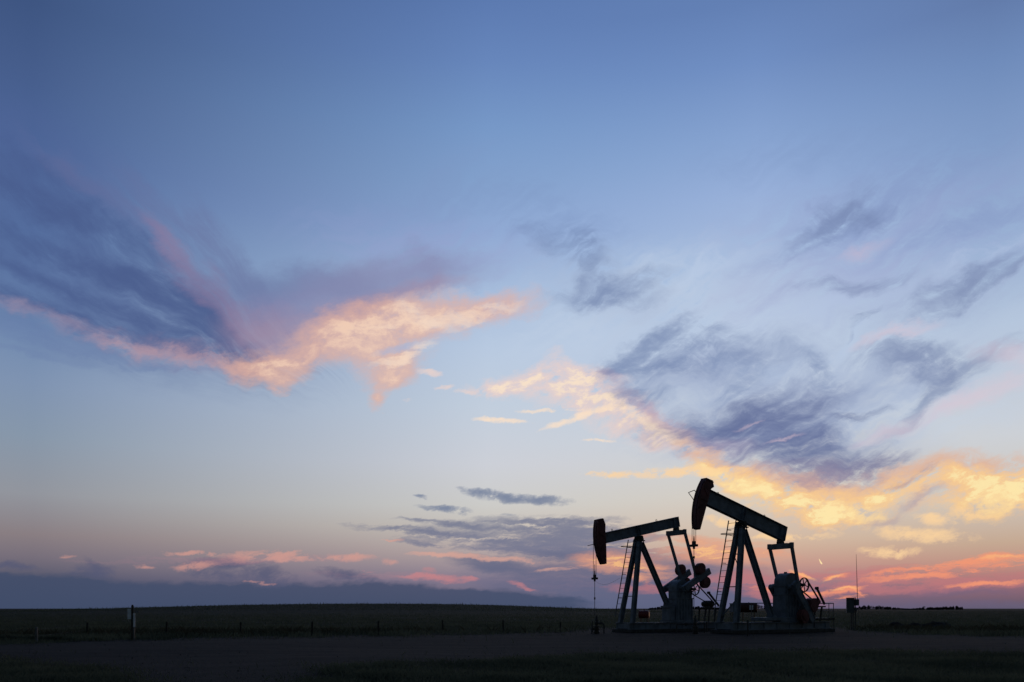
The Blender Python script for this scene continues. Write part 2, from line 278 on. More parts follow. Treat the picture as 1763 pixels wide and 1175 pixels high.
# ------------------------------------------------------------------ helpers
class MB:
    def __init__(s): s.bm = bmesh.new()
    def box(s, c, size, rot=None, bevel=0.0):
        bm = bmesh.new(); bmesh.ops.create_cube(bm, size=1); bmesh.ops.scale(bm, vec=size, verts=bm.verts)
        if bevel: bmesh.ops.bevel(bm, geom=bm.edges[:], offset=bevel, segments=2, affect='EDGES', profile=.5)
        m = Matrix.Translation(c) @ (rot.to_4x4() if rot is not None else Matrix()); bm.transform(m); s.merge(bm); return s
    def merge(s, bm):
        me = bpy.data.meshes.new('t'); bm.to_mesh(me); bm.free(); s.bm.from_mesh(me); bpy.data.meshes.remove(me)
    def beam(s, a, b, w, h, up=(0, 0, 1), bevel=0.0, ext=0.0):
        """box from a to b, w across, h along 'up'"""
        a, b = Vector(a), Vector(b); d = (b - a); ln = d.length; d.normalize(); a = a - d * ext; b = b + d * ext; ln += 2 * ext
        u = Vector(up); sx = d.cross(u)
        if sx.length < 1e-4: sx = d.cross(Vector((1, 0, 0)))
        sx.normalize(); u = sx.cross(d)
        rot = Matrix((d, sx, u)).transposed()
        return s.box((a + b) / 2, (ln, w, h), rot, bevel)
    def tube(s, a, b, r, r2=None, seg=10):
        a, b = Vector(a), Vector(b); d = b - a
        bm = bmesh.new(); bmesh.ops.create_cone(bm, cap_ends=True, segments=seg, radius1=r, radius2=r if r2 is None else r2, depth=d.length)
        bm.transform(Matrix.Translation((a + b) / 2) @ d.to_track_quat('Z', 'Y').to_matrix().to_4x4()); s.merge(bm); return s
    def path(s, pts, r, seg=6):
        for p, q in zip(pts[:-1], pts[1:]): s.tube(p, q, r, seg=seg)
        return s
    def ring(s, c, axis, R1, r, seg=28, tseg=6):
        bm = bmesh.new(); vs = []
        for i in range(seg):
            a = 2 * math.pi * i / seg; row = []
            for j in range(tseg):
                b = 2 * math.pi * j / tseg; q = R1 + r * math.cos(b)
                row.append(bm.verts.new((q * math.cos(a), q * math.sin(a), r * math.sin(b))))
            vs.append(row)
        for i in range(seg):
            for j in range(tseg):
                bm.faces.new((vs[i][j], vs[(i+1) % seg][j], vs[(i+1) % seg][(j+1) % tseg], vs[i][(j+1) % tseg]))
        bm.transform(Matrix.Translation(c) @ Vector(axis).to_track_quat('Z', 'Y').to_matrix().to_4x4()); s.merge(bm); return s
    def prism(s, prof, y0, y1, place=None, bevel=0.0):
        """profile in x,z extruded from y0 to y1"""
        bm = bmesh.new()
        a = [bm.verts.new((x, y0, z)) for x, z in prof]; b = [bm.verts.new((x, y1, z)) for x, z in prof]
        bm.faces.new(a); bm.faces.new(list(reversed(b)))
        n = len(prof)
        for i in range(n): bm.faces.new((a[(i+1) % n], a[i], b[i], b[(i+1) % n]))
        bmesh.ops.recalc_face_normals(bm, faces=bm.faces)
        if bevel: bmesh.ops.bevel(bm, geom=bm.edges[:], offset=bevel, segments=2, affect='EDGES')
        if place is not None: bm.transform(place)
        s.merge(bm); return s
    def build(s, name, m, parent=None, loc=None, smooth_=False):
        me = bpy.data.meshes.new(name); s.bm.to_mesh(me); s.bm.free(); me.materials.append(MT[m])
        if smooth_:
            for p in me.polygons: p.use_smooth = True
        o = bpy.data.objects.new(name, me); C.objects.link(o)
        if parent: o.parent = parent
        if loc: o.location = loc
        return o
def tag(o, label=None, cat=None, group=None, kind=None):
    for k, v in (('label', label), ('category', cat), ('group', group), ('kind', kind)):
        if v: o[k] = v
    return o
def empty(name, loc, rz=0.0, sc=1.0):
    o = bpy.data.objects.new(name, None); C.objects.link(o); o.location = loc; o.rotation_euler = (0, 0, rz); o.scale = (sc,) * 3
    o.empty_display_size = .3; return o
def copy_tree(o, parent=None):
    c = o.copy(); C.objects.link(c)
    if parent: c.parent = parent
    for ch in list(o.children): copy_tree(ch, c)
    return c
def height(x, y):
    """height of the land"""
    x = np.asarray(x, float); y = np.asarray(y, float)
    far = 1 / (1 + np.exp(-(y - 230) / 35))
    crest = 3.35 * np.exp(-((x + 95) / 92) ** 2) * np.exp(-((y - 360) / 90) ** 2) + 1.7 * np.exp(-((x + 10) / 60) ** 2) * np.exp(-((y - 360) / 90) ** 2)
    roll = .10 * np.sin(x * .13 + 1) * np.sin(y * .11) + .05 * np.sin(x * .37) * np.cos(y * .29 + 2)
    near = 1 - np.exp(-((y - 55) / 11) ** 2) * .8
    return crest * far + roll * near * np.exp(-(y / 160) ** 2)
def ground_at(px, py):
    d = EYE * F / (py - HY); x = (px - CX) / F * d
    for _ in range(4): d = (EYE - float(height(x, d))) * F / (py - HY); x = (px - CX) / F * d
    return x, d
def raw_mesh(name, verts, faces, m, sm=False):
    me = bpy.data.meshes.new(name); verts = np.asarray(verts, np.float32); faces = np.asarray(faces, np.int32)
    k = faces.shape[1]
    me.vertices.add(len(verts)); me.vertices.foreach_set('co', verts.ravel())
    me.loops.add(faces.size); me.loops.foreach_set('vertex_index', faces.ravel())
    me.polygons.add(len(faces)); me.polygons.foreach_set('loop_start', np.arange(0, faces.size, k, dtype=np.int32))
    me.update(calc_edges=True); me.validate(); me.materials.append(MT[m])
    if sm: me.polygons.foreach_set('use_smooth', np.ones(len(faces), bool))
    o = bpy.data.objects.new(name, me); C.objects.link(o); return o

# ------------------------------------------------------------------ land
def grid(name, xs, ys, zf, m, keep=None):
    X, Y = np.meshgrid(xs, ys); Z = zf(X, Y); v = np.stack([X, Y, Z], -1).reshape(-1, 3)
    nx, ny = len(xs), len(ys); i = np.arange(nx * ny).reshape(ny, nx)
    f = np.stack([i[:-1, :-1], i[:-1, 1:], i[1:, 1:], i[1:, :-1]], -1).reshape(-1, 4)
    if keep is not None:
        cx = X[:-1, :-1] + (xs[1] - xs[0]) / 2; cy = Y[:-1, :-1] + (ys[1] - ys[0]) / 2
        f = f[keep(cx, cy).reshape(-1)]
        u, inv = np.unique(f, return_inverse=True); v = v[u]; f = inv.reshape(f.shape)
    return raw_mesh(name, v, f, m, True)
ys = np.concatenate([np.arange(-60, 140, 1.0), np.arange(140, 700, 6.0), np.geomspace(700, 16000, 24)])
xs = np.concatenate([-np.geomspace(6000, 262, 14), np.arange(-260, -60, 5.0), np.arange(-60, 60, 1.0), np.arange(60, 261, 5.0), np.geomspace(262, 6000, 14)])
xs = np.unique(xs)
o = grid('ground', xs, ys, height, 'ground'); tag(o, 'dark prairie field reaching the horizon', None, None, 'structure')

def nz(x, y, s, seed=0):
    return (np.sin(x * s + 1.3 * np.sin(y * s * .7 + seed) + seed) + np.sin(y * s * 1.3 + 1.7 * np.sin(x * s * .9 + seed * 2)) + .6 * np.sin(x * s * 2.7 + y * s * 2.1 + seed * 3)) / 2.6
FAR = [(-200,1116),(0,1110),(100,1107),(200,1104),(450,1097),(700,1094),(960,1090),(1010,1084),(1250,1080),(1450,1080),(1500,1088),(1620,1094),(1763,1097),(1950,1098)]
NEAR_R = [(540,1190),(545,1165),(600,1152),(760,1146),(880,1141),(1000,1130),(1180,1124),(1400,1122),(1600,1125),(1763,1128),(1950,1130)]
NEAR_L = [(-200,1134),(0,1137),(80,1142),(170,1150),(215,1162),(225,1190)]
def on_road(x, y):
    x = np.asarray(x, float); y = np.asarray(y, float)
    px = CX + F * x / np.maximum(y, 1); py = HY + F * EYE / np.maximum(y, 1)
    j = nz(x, y, 1.1) * .10 + nz(x, y, 3.7, 4) * .05
    dy = j * (py - HY) * .9
    far = np.interp(px, *zip(*FAR)); nr = np.interp(px, *zip(*NEAR_R), left=2000); nl = np.interp(px, *zip(*NEAR_L), right=2000)
    near = np.where(px < 228, nl, np.where(px > 538, nr, 2000))
    return (py + dy > far) & (py + dy < near) & (y > 6)
o = grid('gravel_road', np.arange(-55, 60, .3), np.arange(8, 92, .3), lambda x, y: height(x, y) + .012 + .012 * nz(x, y, 1.9, 2), 'gravel', on_road)
tag(o, 'packed gravel lease road and pad around the pumps', None, None, 'structure')

# grass: blades as narrow triangles
def blades(name, pts, h, w, lean, m, label, cat):
    n = len(pts); x, y = pts[:, 0], pts[:, 1]; z = height(x, y) - .01
    hh = h * np.random.uniform(.45, 1.15, n); a = np.random.uniform(0, 2 * np.pi, n); ww = w * np.random.uniform(.6, 1.3, n)
    lx = np.random.normal(0, lean, n) * hh; ly = np.random.normal(0, lean, n) * hh
    v = np.zeros((n, 4, 3), np.float32)
    v[:, 0] = np.stack([x - np.cos(a) * ww, y - np.sin(a) * ww, z], -1); v[:, 1] = np.stack([x + np.cos(a) * ww, y + np.sin(a) * ww, z], -1)
    v[:, 2] = np.stack([x + lx * .35 + np.cos(a) * ww * .7, y + ly * .35 + np.sin(a) * ww * .7, z + hh * .6], -1)
    v[:, 3] = np.stack([x + lx, y + ly, z + hh], -1)
    b = np.arange(n)[:, None] * 4
    f = np.concatenate([b + np.array([[0, 1, 2]]), b + np.array([[0, 2, 3]])])
    o = raw_mesh(name, v.reshape(-1, 3), f, m); tag(o, label, cat, None, 'stuff'); return o
def scatter(n, y0, y1, spread=.70, pw=1.0):
    y = y0 + (y1 - y0) * np.random.rand(n) ** pw; x = (np.random.rand(n) * 2 - 1) * y * spread; return np.stack([x, y], -1)
def off(p, s): j = np.random.standard_t(2.2, p.shape) * s; return p[~on_road(p[:, 0] + j[:, 0], p[:, 1] + j[:, 1])]
p = off(scatter(330000, 16, 42, .72, 1.1), .35)
cl = nz(p[:, 0], p[:, 1], 1.6, 1) + .6 * nz(p[:, 0], p[:, 1], 4.1, 3); p = p[cl > np.random.uniform(-1.4, .5, len(p))]
hh = .13 + .10 * np.clip(nz(p[:, 0], p[:, 1], .9, 6) + .3, 0, 1.3)
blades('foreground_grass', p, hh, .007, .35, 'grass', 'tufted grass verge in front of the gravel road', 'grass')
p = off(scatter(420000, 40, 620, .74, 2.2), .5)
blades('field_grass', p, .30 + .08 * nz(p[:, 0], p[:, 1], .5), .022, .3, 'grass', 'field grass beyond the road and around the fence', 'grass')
p = np.stack([np.random.uniform(-200, 60, 26000), np.random.uniform(270, 400, 26000)], -1)
blades('crest_grass', p, .42 + .9 * np.random.rand(len(p)) ** 9, .07, .2, 'grass', 'ragged grass along the crest of the low rise', 'grass')
# E: rank weeds in clumps along the far edge of the road
q = []
for px, py, r, n in [(190,1094,1.5,900),(262,1096,1.3,800),(332,1095,1.6,1000),(60,1099,1.6,500),(110,1098,1.2,400),(495,1092,1.1,700),(575,1092,.7,300),(640,1091,.8,350),(430,1094,1.8,500),(720,1090,1.5,400),(905,1089,2,300),(1560,1086,2.2,900),(1640,1090,2.6,800),(1735,1087,1.4,700),(1500,1086,1.2,350),(5,1101,1.5,700),(370,1094,1.5,500)]:
    x, y = ground_at(px, py); q.append(np.stack([np.random.normal(x, r, n), np.random.normal(y, r * 1.1, n)], -1))
q = np.concatenate(q); q = q[~on_road(q[:, 0], q[:, 1])]
q = q[::2]
blades('roadside_weeds', q, .40 + .2 * np.random.rand(len(q)), .03, .4, 'weeds', 'rank dark weeds in clumps along the far edge of the road', 'weeds')
# loose stones
q = scatter(5000, 17, 75, .7); q = q[on_road(q[:, 0], q[:, 1])]
sz = np.random.gamma(1.5, .006, len(q)) + .006
v = []; f = []
oct_ = np.array([(1,0,0),(0,1,0),(-1,0,0),(0,-1,0),(0,0,.8),(0,0,-.8)])
ft = np.array([(0,1,4),(1,2,4),(2,3,4),(3,0,4),(1,0,5),(2,1,5),(3,2,5),(0,3,5)])
c = np.stack([q[:, 0], q[:, 1], height(q[:, 0], q[:, 1]) + .02], -1)
v = (c[:, None] + oct_[None] * sz[:, None, None] * np.random.uniform(.6, 1.3, (len(q), 6, 1))).reshape(-1, 3)
f = (ft[None] + (np.arange(len(q)) * 6)[:, None, None]).reshape(-1, 3)
tag(raw_mesh('loose_stones', v, f, 'stone'), 'loose stones scattered over the gravel road', 'stones', None, 'stuff')

# ------------------------------------------------------------------ far trees
def leaf_cloud(cs, rad, n, size):
    """cs: centres, n leaf triangles about each"""
    k = len(cs) * n; c = np.repeat(np.asarray(cs, float), n, 0); r = np.repeat(np.asarray(rad, float), n, 0)
    d = np.random.normal(0, 1, (k, 3)); d /= np.linalg.norm(d, axis=1)[:, None]; d *= (np.random.rand(k, 1) ** .4)
    p = c + d * r; v = p[:, None] + np.random.normal(0, size, (k, 3, 3)); return v.reshape(-1, 3), np.arange(k * 3).reshape(-1, 3)
def woods(name, px0, px1, dist, hpx, label):
    x0, x1 = (px0 - CX) / F * dist, (px1 - CX) / F * dist; cs = []; rd = []; x = x0
    while x < x1:
        t = (x - x0) / (x1 - x0); env = 1.5 * hpx(CX + F * x / dist) * dist / F
        h = max(.8, env * random.uniform(.65, 1.05)); w = random.uniform(.9, 2.2) * max(.6, h / 5)
        z0 = float(height(x, dist))
        cs.append((x, dist + random.uniform(-8, 8), z0 + h * .55)); rd.append((w, w, h * .5)); x += w * random.uniform(.5, 1.1)
    v, f = leaf_cloud(cs, rd, 170, .34)
    tag(raw_mesh(name, v, f, 'woods'), label, 'woods', None, 'stuff')
I = lambda pts: (lambda p: float(np.interp(p, *zip(*pts))))
woods('distant_woods', 1478, 1562, 1100, I([(1478,3),(1487,5.5),(1510,5),(1525,4),(1540,2.5),(1562,1.2)]), 'far wood on the horizon just right of the control box')
woods('distant_woods', 1563, 1656, 1000, I([(1563,1),(1590,3),(1620,3),(1640,4.5),(1652,4.5),(1656,2)]), 'far wood on the horizon at the right, ending in a blunt edge')
woods('distant_woods', 1118, 1236, 1100, I([(1118,1.5),(1130,3),(1160,4),(1200,4),(1225,3),(1236,2)]), 'far wood on the horizon behind the lower pumpjack')
woods('distant_woods', 1272, 1345, 1100, I([(1272,3),(1290,6),(1305,6.5),(1320,5),(1345,3)]), 'far wood on the horizon behind the taller pumpjack')
t = empty('lone_tree', ((1591 - CX) / F * 980, 980, 0)); tag(t, 'single far tree standing above the low wood on the right horizon', 'tree')
MB().tube((0, 0, 0), (0, 0, 3.2), .25, .1, 6).build('trunk', 'wood', t)
v, f = leaf_cloud([(0, 0, 3.6), (-.9, 0, 3.4), (1.0, 0, 3.5)], [(1.3, 1, .6)] * 3, 70, .2); k = raw_mesh('crown', v, f, 'woods'); k.parent = t

# earth mounds at the right
def mound(px0, px1, py_top, py_base, label):
    x, d = ground_at((px0 + px1) / 2, py_base); w = (px1 - px0) / F * d / 2; h = (py_base - py_top) / F * d * .72
    bm = bmesh.new(); bmesh.ops.create_icosphere(bm, subdivisions=5, radius=1)
    for q in bm.verts:
        n = nz(q.co.x * 3 + px0, q.co.y * 3 + q.co.z * 2, 1.3, 1) * .24 + nz(q.co.x * 9, q.co.y * 9 + q.co.z * 5, 1.4, 5) * .12
        q.co = Vector((q.co.x * w * (1 + n), q.co.y * w * .6 * (1 + n), q.co.z * h * (1 + n)))
    me = bpy.data.meshes.new('earth_mound'); bm.to_mesh(me); bm.free(); me.materials.append(MT['soil'])
    o = bpy.data.objects.new('earth_mound', me); C.objects.link(o); o.location = (x, d, float(height(x, d)) - .05)
    tag(o, label, 'mound', 'heaps of earth in the field at the right')
mound(1592, 1632, 1066, 1082, 'rounded heap of earth, largest and farthest right of the heaps')
mound(1562, 1596, 1069, 1082, 'low broad heap of earth between the other two heaps')
mound(1522, 1560, 1068, 1083, 'ragged heap of earth nearest the control box')

# ------------------------------------------------------------------ pumpjack
# local axes: +x = towards the horse head, +y = the side turned to the camera, z up
def pumpjack(X, Y, yaw, s, be, ph, label, head_label, first):
    root = empty('pumpjack', (X, Y, float(height(X, Y)) - .05), math.pi + yaw, s)
    tag(root, label, 'pumpjack', 'pumpjacks on the gravel pad')
    def B(mb, name, m='steel', parent=root, **k): return mb.build(name, m, parent, **k)
    H = 6.84; g, zg, c, e = (3.63, 3.27, 1.0, .86) if first else (3.8, 2.95, 1.0, .86); lf, lr = 3.18, 3.95; cr = 1.48 if first else 1.35
    # foundation and skid
    m = MB()
    m.box((-3.05, 0, .17), (9.2, 2.2, .22), bevel=.03); B(m, 'foundation', 'concrete')
    m = MB()
    for y in (-.68, .68):
        m.box((-3.05, y, .50), (9.1, .05, .36)); m.box((-3.05, y, .30), (9.1, .26, .05)); m.box((-3.05, y, .71), (9.1, .26, .05))
    for x in (1.38, .4, -.8, -2.0, -3.2, -4.4, -5.6, -7.5): m.box((x, 0, .5), (.14, 1.30, .34))
    for x in (1.1, 0, -1.2, -2.4, -3.6, -4.8, -6.0, -7.1):
        for y in (-.68, .68): m.box((x, y, .505), (.02, .2, .35))
    B(m, 'skid_base')
    # samson post: three legs meeting under the saddle
    top = H - .32
    feet = [((1.16, -.66, .74), (.10, -.17, top)), ((1.16, .66, .74), (.10, .17, top)), ((-2.78, 0, 2.0 if first else 1.0), (-.22, 0, top - .12))]
    for i, (a, b) in enumerate(feet):
        m = MB(); rear = i == 2
        a_, b_ = Vector(a), Vector(b); w = .27 if not rear else .3
        # rolled section: web and two flanges
        d = (b_ - a_).normalized(); up = Vector((1, 0, .3)); sx = d.cross(up).normalized(); u = sx.cross(d)
        m.beam(a, b, .06, w * .9, up)
        m.beam(a_ + u * w * .48, b_ + u * w * .48, w * .95, .035, up); m.beam(a_ - u * w * .48, b_ - u * w * .48, w * .95, .035, up)
        m.box((a[0], a[1], a[2] - .02 if rear else a[2]), (.5, .42, .05))
        leg = B(m, 'post_leg')
    m = MB(); fz = 1.86 if first else .86; m.box((-2.80, 0, fz), (.6 if first else .9, .9, .16), bevel=.02); m.box((-2.78, .24, fz + .16), (.3, .06, .26)); m.box((-2.78, -.24, fz + .16), (.3, .06, .26))
    if first: m.box((-2.86, 0, 1.32), (.5, .86, .92), bevel=.03)
    m.tube((-2.78, -.3, fz + .16), (-2.78, .3, fz + .16), .13, seg=12); B(m, 'rear_leg_footing')
    def on(a, b, z): t_ = (z - a[2]) / (b[2] - a[2]); return Vector(a).lerp(Vector(b), t_)
    for z in ((2.6, 4.6, 5.3) if first else (2.9, 4.9)):
        B(MB().beam(on(*feet[0], z), on(*feet[1], z), .06, .06), 'cross_brace')
    if not first:
        B(MB().beam(on(*feet[0], 1.0), on(*feet[1], 2.2), .05, .08), 'cross_brace')
        B(MB().beam(on(*feet[1], 3.9), on(*feet[0], 5.0), .03, .05), 'cross_brace')
    # top plate and saddle bearing
    m = MB(); m.box((-.02, 0, top + .03), (.62, .62, .07), bevel=.01)
    for y in (-.24, .24): m.box((-.02, y, top + .16), (.36, .10, .22), bevel=.03)
    m.tube((0, -.34, H - .06), (0, .34, H - .06), .13, seg=14); m.box((0, 0, H + .0), (.5, .34, .10)); 
    for x in (-.24, .22):
        for y in (-.22, .22): m.tube((x, y, top - .08), (x, y, top + .2), .03, seg=6)
    B(m, 'saddle_bearing', 'dark')
    # ladder on the front legs, leaning with the far one, and its safety hoop
    la = Vector((1.55, -.78, 1.15)); lb = Vector((.50, -.55, H + (.15 if not first else -.2)))
    m = MB(); dn = Vector((-.04, .56, 0))
    m.beam(la, lb, .035, .06); m.beam(la + dn, lb + dn, .035, .06); n = 15 if first else 16
    for k in range(n): p_ = la.lerp(lb, (k + .5) / n); m.tube(p_, p_ + dn, .014, seg=5)
    for t_ in (.25, .55, .9): p_ = la.lerp(lb, t_); m.beam(p_, p_ + Vector((-.3, .05, 0)), .02, .04); m.beam(p_ + dn, p_ + dn + Vector((-.3, .0, 0)), .02, .04)
    B(m, 'ladder', 'galv')
    m = MB(); hz = H - .72; hc = Vector((.95, -.2, hz)); pts = [hc + Vector((.42 * math.cos(a), .42 * math.sin(a), 0)) for a in np.linspace(-2.3, 2.3, 14)]
    m.path([Vector((.2, -.3, hz))] + pts + [Vector((.2, .1, hz))], .022); m.path([Vector((.2, -.3, hz - .12))] + [p_ + Vector((0, 0, -.0)) for p_ in pts[:1]], .018)
    B(m, 'safety_hoop', 'galv')
    # walking beam (tilted about the saddle)
    T = Matrix.Translation((0, 0, H + .05)) @ Matrix.Rotation(-be, 4, 'Y')
    def tp(x, y, z): return T @ Vector((x, y, z))
    D = .74 if first else .94; z0 = .02
    m = MB(); prof_w = [(lf, z0 + .03), (lf, z0 + D - .03), (-lr, z0 + D - .03), (-lr - .05, z0 + .06), (-lr + .45, z0 + .03), ]
    m.prism([(lf, z0 + .04), (-lr, z0 + .04), (-lr, z0 + D - .03), (lf, z0 + D - .03)], -.025, .025, T)
    for zz in (z0 + .0175, z0 + D - .0175):
        m.prism([(lf, zz - .0175), (-lr, zz - .0175), (-lr, zz + .0175), (lf, zz + .0175)], -.17, .17, T)
    for x in (.12, -.12, -3.5):
        for y in (-.092, .092): m.prism([(x - .012, z0 + .036), (x + .012, z0 + .036), (x + .012, z0 + D - .036), (x - .012, z0 + D - .036)], y - .066, y + .066, T)
    m.prism([(-lr - .03, z0 - .01), (-lr - .002, z0 - .01), (-lr - .002, z0 + D + .005), (-lr - .03, z0 + D + .005)], -.18, .18, T)
    beam = B(m, 'walking_beam')
    for x in (2.35, -1.9):
        B(MB().ring(tp(x, 0, z0 + D + .06), T.to_3x3() @ Vector((0, 1, 0)), .065, .018, 14), 'lifting_eye', 'dark', beam)
    # horse head: arc of radius R about the saddle
    Rh = 3.95; cz = .0
    a0, a1 = (R(25), R(-20)) if first else (R(21), R(-24))
    arc = [(Rh * math.cos(a), Rh * math.sin(a) + cz) for a in np.linspace(a0, a1, 18)]
    back = [(arc[-1][0] - .24, arc[-1][1] + .0), (lf + .06, -.15), (lf - .08, z0 + D + .1), (lf - .20, arc[0][1] - .35), (lf - .10, arc[0][1] + .02)]
    if not first: back[2] = (lf - .04, z0 + D + .04); back[3] = (lf - .24, arc[0][1] - .22); back[4] = (lf - .10, arc[0][1] + .0)
    prof = arc + back
    m = MB(); m.prism(prof, -.19, .19, T, bevel=.0)
    # face plate with raised rims and side ribs
    m.prism([(x + .03, z) for x, z in arc] + [(x - .02, z) for x, z in reversed(arc)], -.23, .23, T)
    m.prism([(arc[0][0] + .03, arc[0][1] - .02), (arc[0][0] + .03, arc[0][1] + .07), (back[-1][0] + .1, arc[0][1] + .09), (back[-1][0] - .02, arc[0][1])], -.23, .23, T)
    for x0_, z0_, x1_, z1_ in ((lf + .1, .5, 3.72, .9), (lf + .2, .0, 3.8, -.4), (lf + .1, .2, 3.9, .2)):
        for y in (-.205, .205): m.beam(tp(x0_, y, z0_), tp(x1_, y, z1_), .03, .06)
    head = B(m, 'horse_head', 'maroon'); head['label'] = head_label
    m = MB(); hz_ = .12 if first else .55
    p0, p1, p2, p3 = tp(Rh - .1, -.15, hz_), tp(Rh + .62, -.15, hz_), tp(Rh + .62, .15, hz_ + .02), tp(Rh - .1, .15, hz_ + .02)
    if not first: p0, p1, p2, p3 = tp(Rh - .1, -.2, hz_ - .55), tp(Rh + .52, -.22, hz_ - .20), tp(Rh + .50, .22, hz_ - .10), tp(Rh - .1, .2, hz_ - .40)
    m.path([p0, p1, p2, p3], .022, 6); B(m, 'cable_guard', 'galv', head)
    # bridle, carrier bar, polished rod
    xr = Rh + .05; az = -be                                   # the cable leaves the arc where it is vertical
    zt = H + .05 + 0.1
    zc = 3.85 if first else 5.33
    for y in (-.15, .15):
        m = MB(); pts = [tp((Rh + .05) * math.cos(a), y, (Rh + .05) * math.sin(a)) for a in np.linspace(a0 * .9, -be if abs(be) else 0, 10)]
        pts = pts + [Vector((xr, y, H)), Vector((xr, y, zc))]
        m.path(pts, .017, 5); B(m, 'bridle_cable', 'cable')
    m = MB(); m.box((xr, 0, zc - .06), (.2, .5, .14), bevel=.02); m.box((xr, 0, zc + .1), (.13, .16, .2), bevel=.02); m.tube((xr, 0, zc + .2), (xr, 0, zc + .48), .05, .03, 8); m.tube((xr, 0, zc - .26), (xr, 0, zc - .12), .07, seg=8); B(m, 'carrier_bar', 'dark')
    m = MB(); m.tube((xr, 0, 1.2), (xr, 0, zc + .9), .019, seg=6); m.tube((xr, 0, zc - .82 if not first else 2.35), (xr, 0, zc - .68 if not first else 2.5), .055, seg=8); B(m, 'polished_rod', 'galv')
    # tail bearing and equaliser
    ex, _, ez = tp(-lr + .22, 0, 0); ez -= .36
    m = MB(); m.box((ex, 0, ez + .30), (.34, .34, .22), bevel=.04); m.tube((ex, -.2, ez + .2), (ex, .2, ez + .2), .14, seg=12); m.tube((ex, 0, ez), (ex, 0, ez + .25), .13, seg=10); B(m, 'tail_bearing', 'dark')
    m = MB(); m.prism([(ex - .14, ez - .20), (ex - .16, ez + .10), (ex + .16, ez + .10), (ex + .14, ez - .20)], -e + .1, e - .1)
    m.box((ex, 0, ez + .12), (.30, 1.2, .05))
    for y in (-e, e): m.box((ex, y, ez + .0), (.22, .22, .34), bevel=.03)
    B(m, 'equaliser')
    # cranks, pitmans, weights
    cd = Vector((-math.cos(ph), 0, math.sin(ph))); cn = Vector((math.sin(ph), 0, math.cos(ph)))
    sh = Vector((-g, 0, zg))
    for sg in (-1, 1):
        y = sg * (c if sg > 0 or first else .80); o0 = sh + Vector((0, y, 0))
        m = MB(); hb = .32 if sg > 0 or first else .12; m.beam(o0 - cd * hb, o0 + cd * 2.76, .17, .46, cn, bevel=.02)
        for q_ in (-.205, .205): m.beam(o0 - cd * (hb - .07) + cn * q_, o0 + cd * 2.72 + cn * q_, .24, .04, cn)
        m.tube(o0 - Vector((0, .17, 0)), o0 + Vector((0, .17, 0)), .2, seg=18)
        crank = B(m, 'crank_arm')
        for q_ in (-1, 1):
            cw = MB(); T2 = Matrix.Translation(o0 + cd * 1.92) @ Matrix((cd, Vector((0, 1, 0)), cn)).transposed().to_4x4()
            pr_ = [(.30, q_ * .22), (.44, q_ * .42)] + [(.47 * math.cos(a), q_ * (.56 + .42 * math.sin(a))) for a in np.linspace(0, math.pi, 10)] + [(-.44, q_ * .42), (-.30, q_ * .22)]
            cw.prism(pr_, -.16, .16, T2, bevel=.02)
            cw.prism([(x * .7, q_ * (.26 + (abs(z) - .26) * .7)) for x, z in pr_], -.20, .20, T2)
            cw.build('counterweight', 'maroon', crank)
        pin = o0 + cd * cr; po = Vector((0, -sg * .19, 0)); a_ = pin + po; b_ = Vector((ex, sg * e, ez))
        m = MB(); m.beam(a_, b_, .13, .20, (1, 0, 0)); m.box(a_, (.30, .17, .34), bevel=.03); m.tube(pin + Vector((0, sg * .13, 0)), a_, .09, seg=12)
        m.beam(a_ + (b_ - a_) * .03, a_ + (b_ - a_) * .12, .16, .26, (1, 0, 0)); B(m, 'pitman_arm')
    # gearbox and its stand
    m = MB(); gx = -3.95 if first else -4.2
    pr_ = [(gx + .66, 2.45), (gx + .68, 3.25)] + [(gx + .02 + .66 * math.cos(a), 3.25 + .60 * math.sin(a)) for a in np.linspace(.05, math.pi * .62, 12)] + [(gx - .72, 3.35), (gx - .88, 3.05), (gx - .88, 2.45)]
    m.prism(pr_, -.45, .45, bevel=.025)
    m.box((gx - .1, 0, 3.02), (1.66, 1.04, .07)); m.box((gx - .1, 0, 2.47), (1.7, 1.06, .08))
    for x in (-.6, -.2, .25, .5):
        for y in (-.465, .465): m.box((gx + x, y, 2.75), (.05, .07, .5))
    m.tube((gx + .1, 0, 3.80), (gx + .1, 0, 3.92), .1, seg=8)
    m.tube((-g, -1.0, zg), (-g, 1.0, zg), .16, seg=16); B(m, 'gearbox')
    m = MB(); m.box((gx - .1, 0, 1.6), (1.62, .98, 1.66), bevel=.02)
    for x in np.linspace(-.72, .72, 6):
        for y in (-.51, .51): m.box((gx - .1 + x, y, 1.6), (.07, .08, 1.62))
    m.box((gx, 0, .82), (2.6, 1.25, .14))
    if not first: m.box((-3.7, 0, .92), (4.3, 1.2, .20), bevel=.02)
    B(m, 'gearbox_stand')
    # sheave (far side), belts, motor on its rails
    sx_, sy_, sz_ = SHEAVE
    r_ = .44; m = MB(); m.ring((sx_, sy_, sz_), (0, 1, 0), r_, .035, 32); m.ring((sx_, sy_ + .06, sz_), (0, 1, 0), r_, .03, 32); m.path([(sx_, sy_ + .08, sz_), (sx_, 0, sz_)], .09, 10); m.beam((sx_, 0, sz_), (-4.4, 0, sz_), .5, .5)
    for k in range(6):
        a = k * math.pi / 3 + .3; m.beam((sx_, sy_, sz_), (sx_ + r_ * math.cos(a), sy_, sz_ + r_ * math.sin(a)), .04, .05, (0, 1, 0))
    B(m, 'sheave', 'dark')
    mx, my, mz = MOTOR
    sm_ = Vector((mx, sy_, mz)); sc_ = Vector((sx_, sy_, sz_)); dd = (sm_ - sc_).normalized(); nn = Vector((dd.z, 0, -dd.x))
    for q_ in (1, -1): B(MB().beam(sc_ + nn * q_ * r_, sm_ + nn * q_ * .15, .12, .035, nn), 'drive_belt', 'dark')
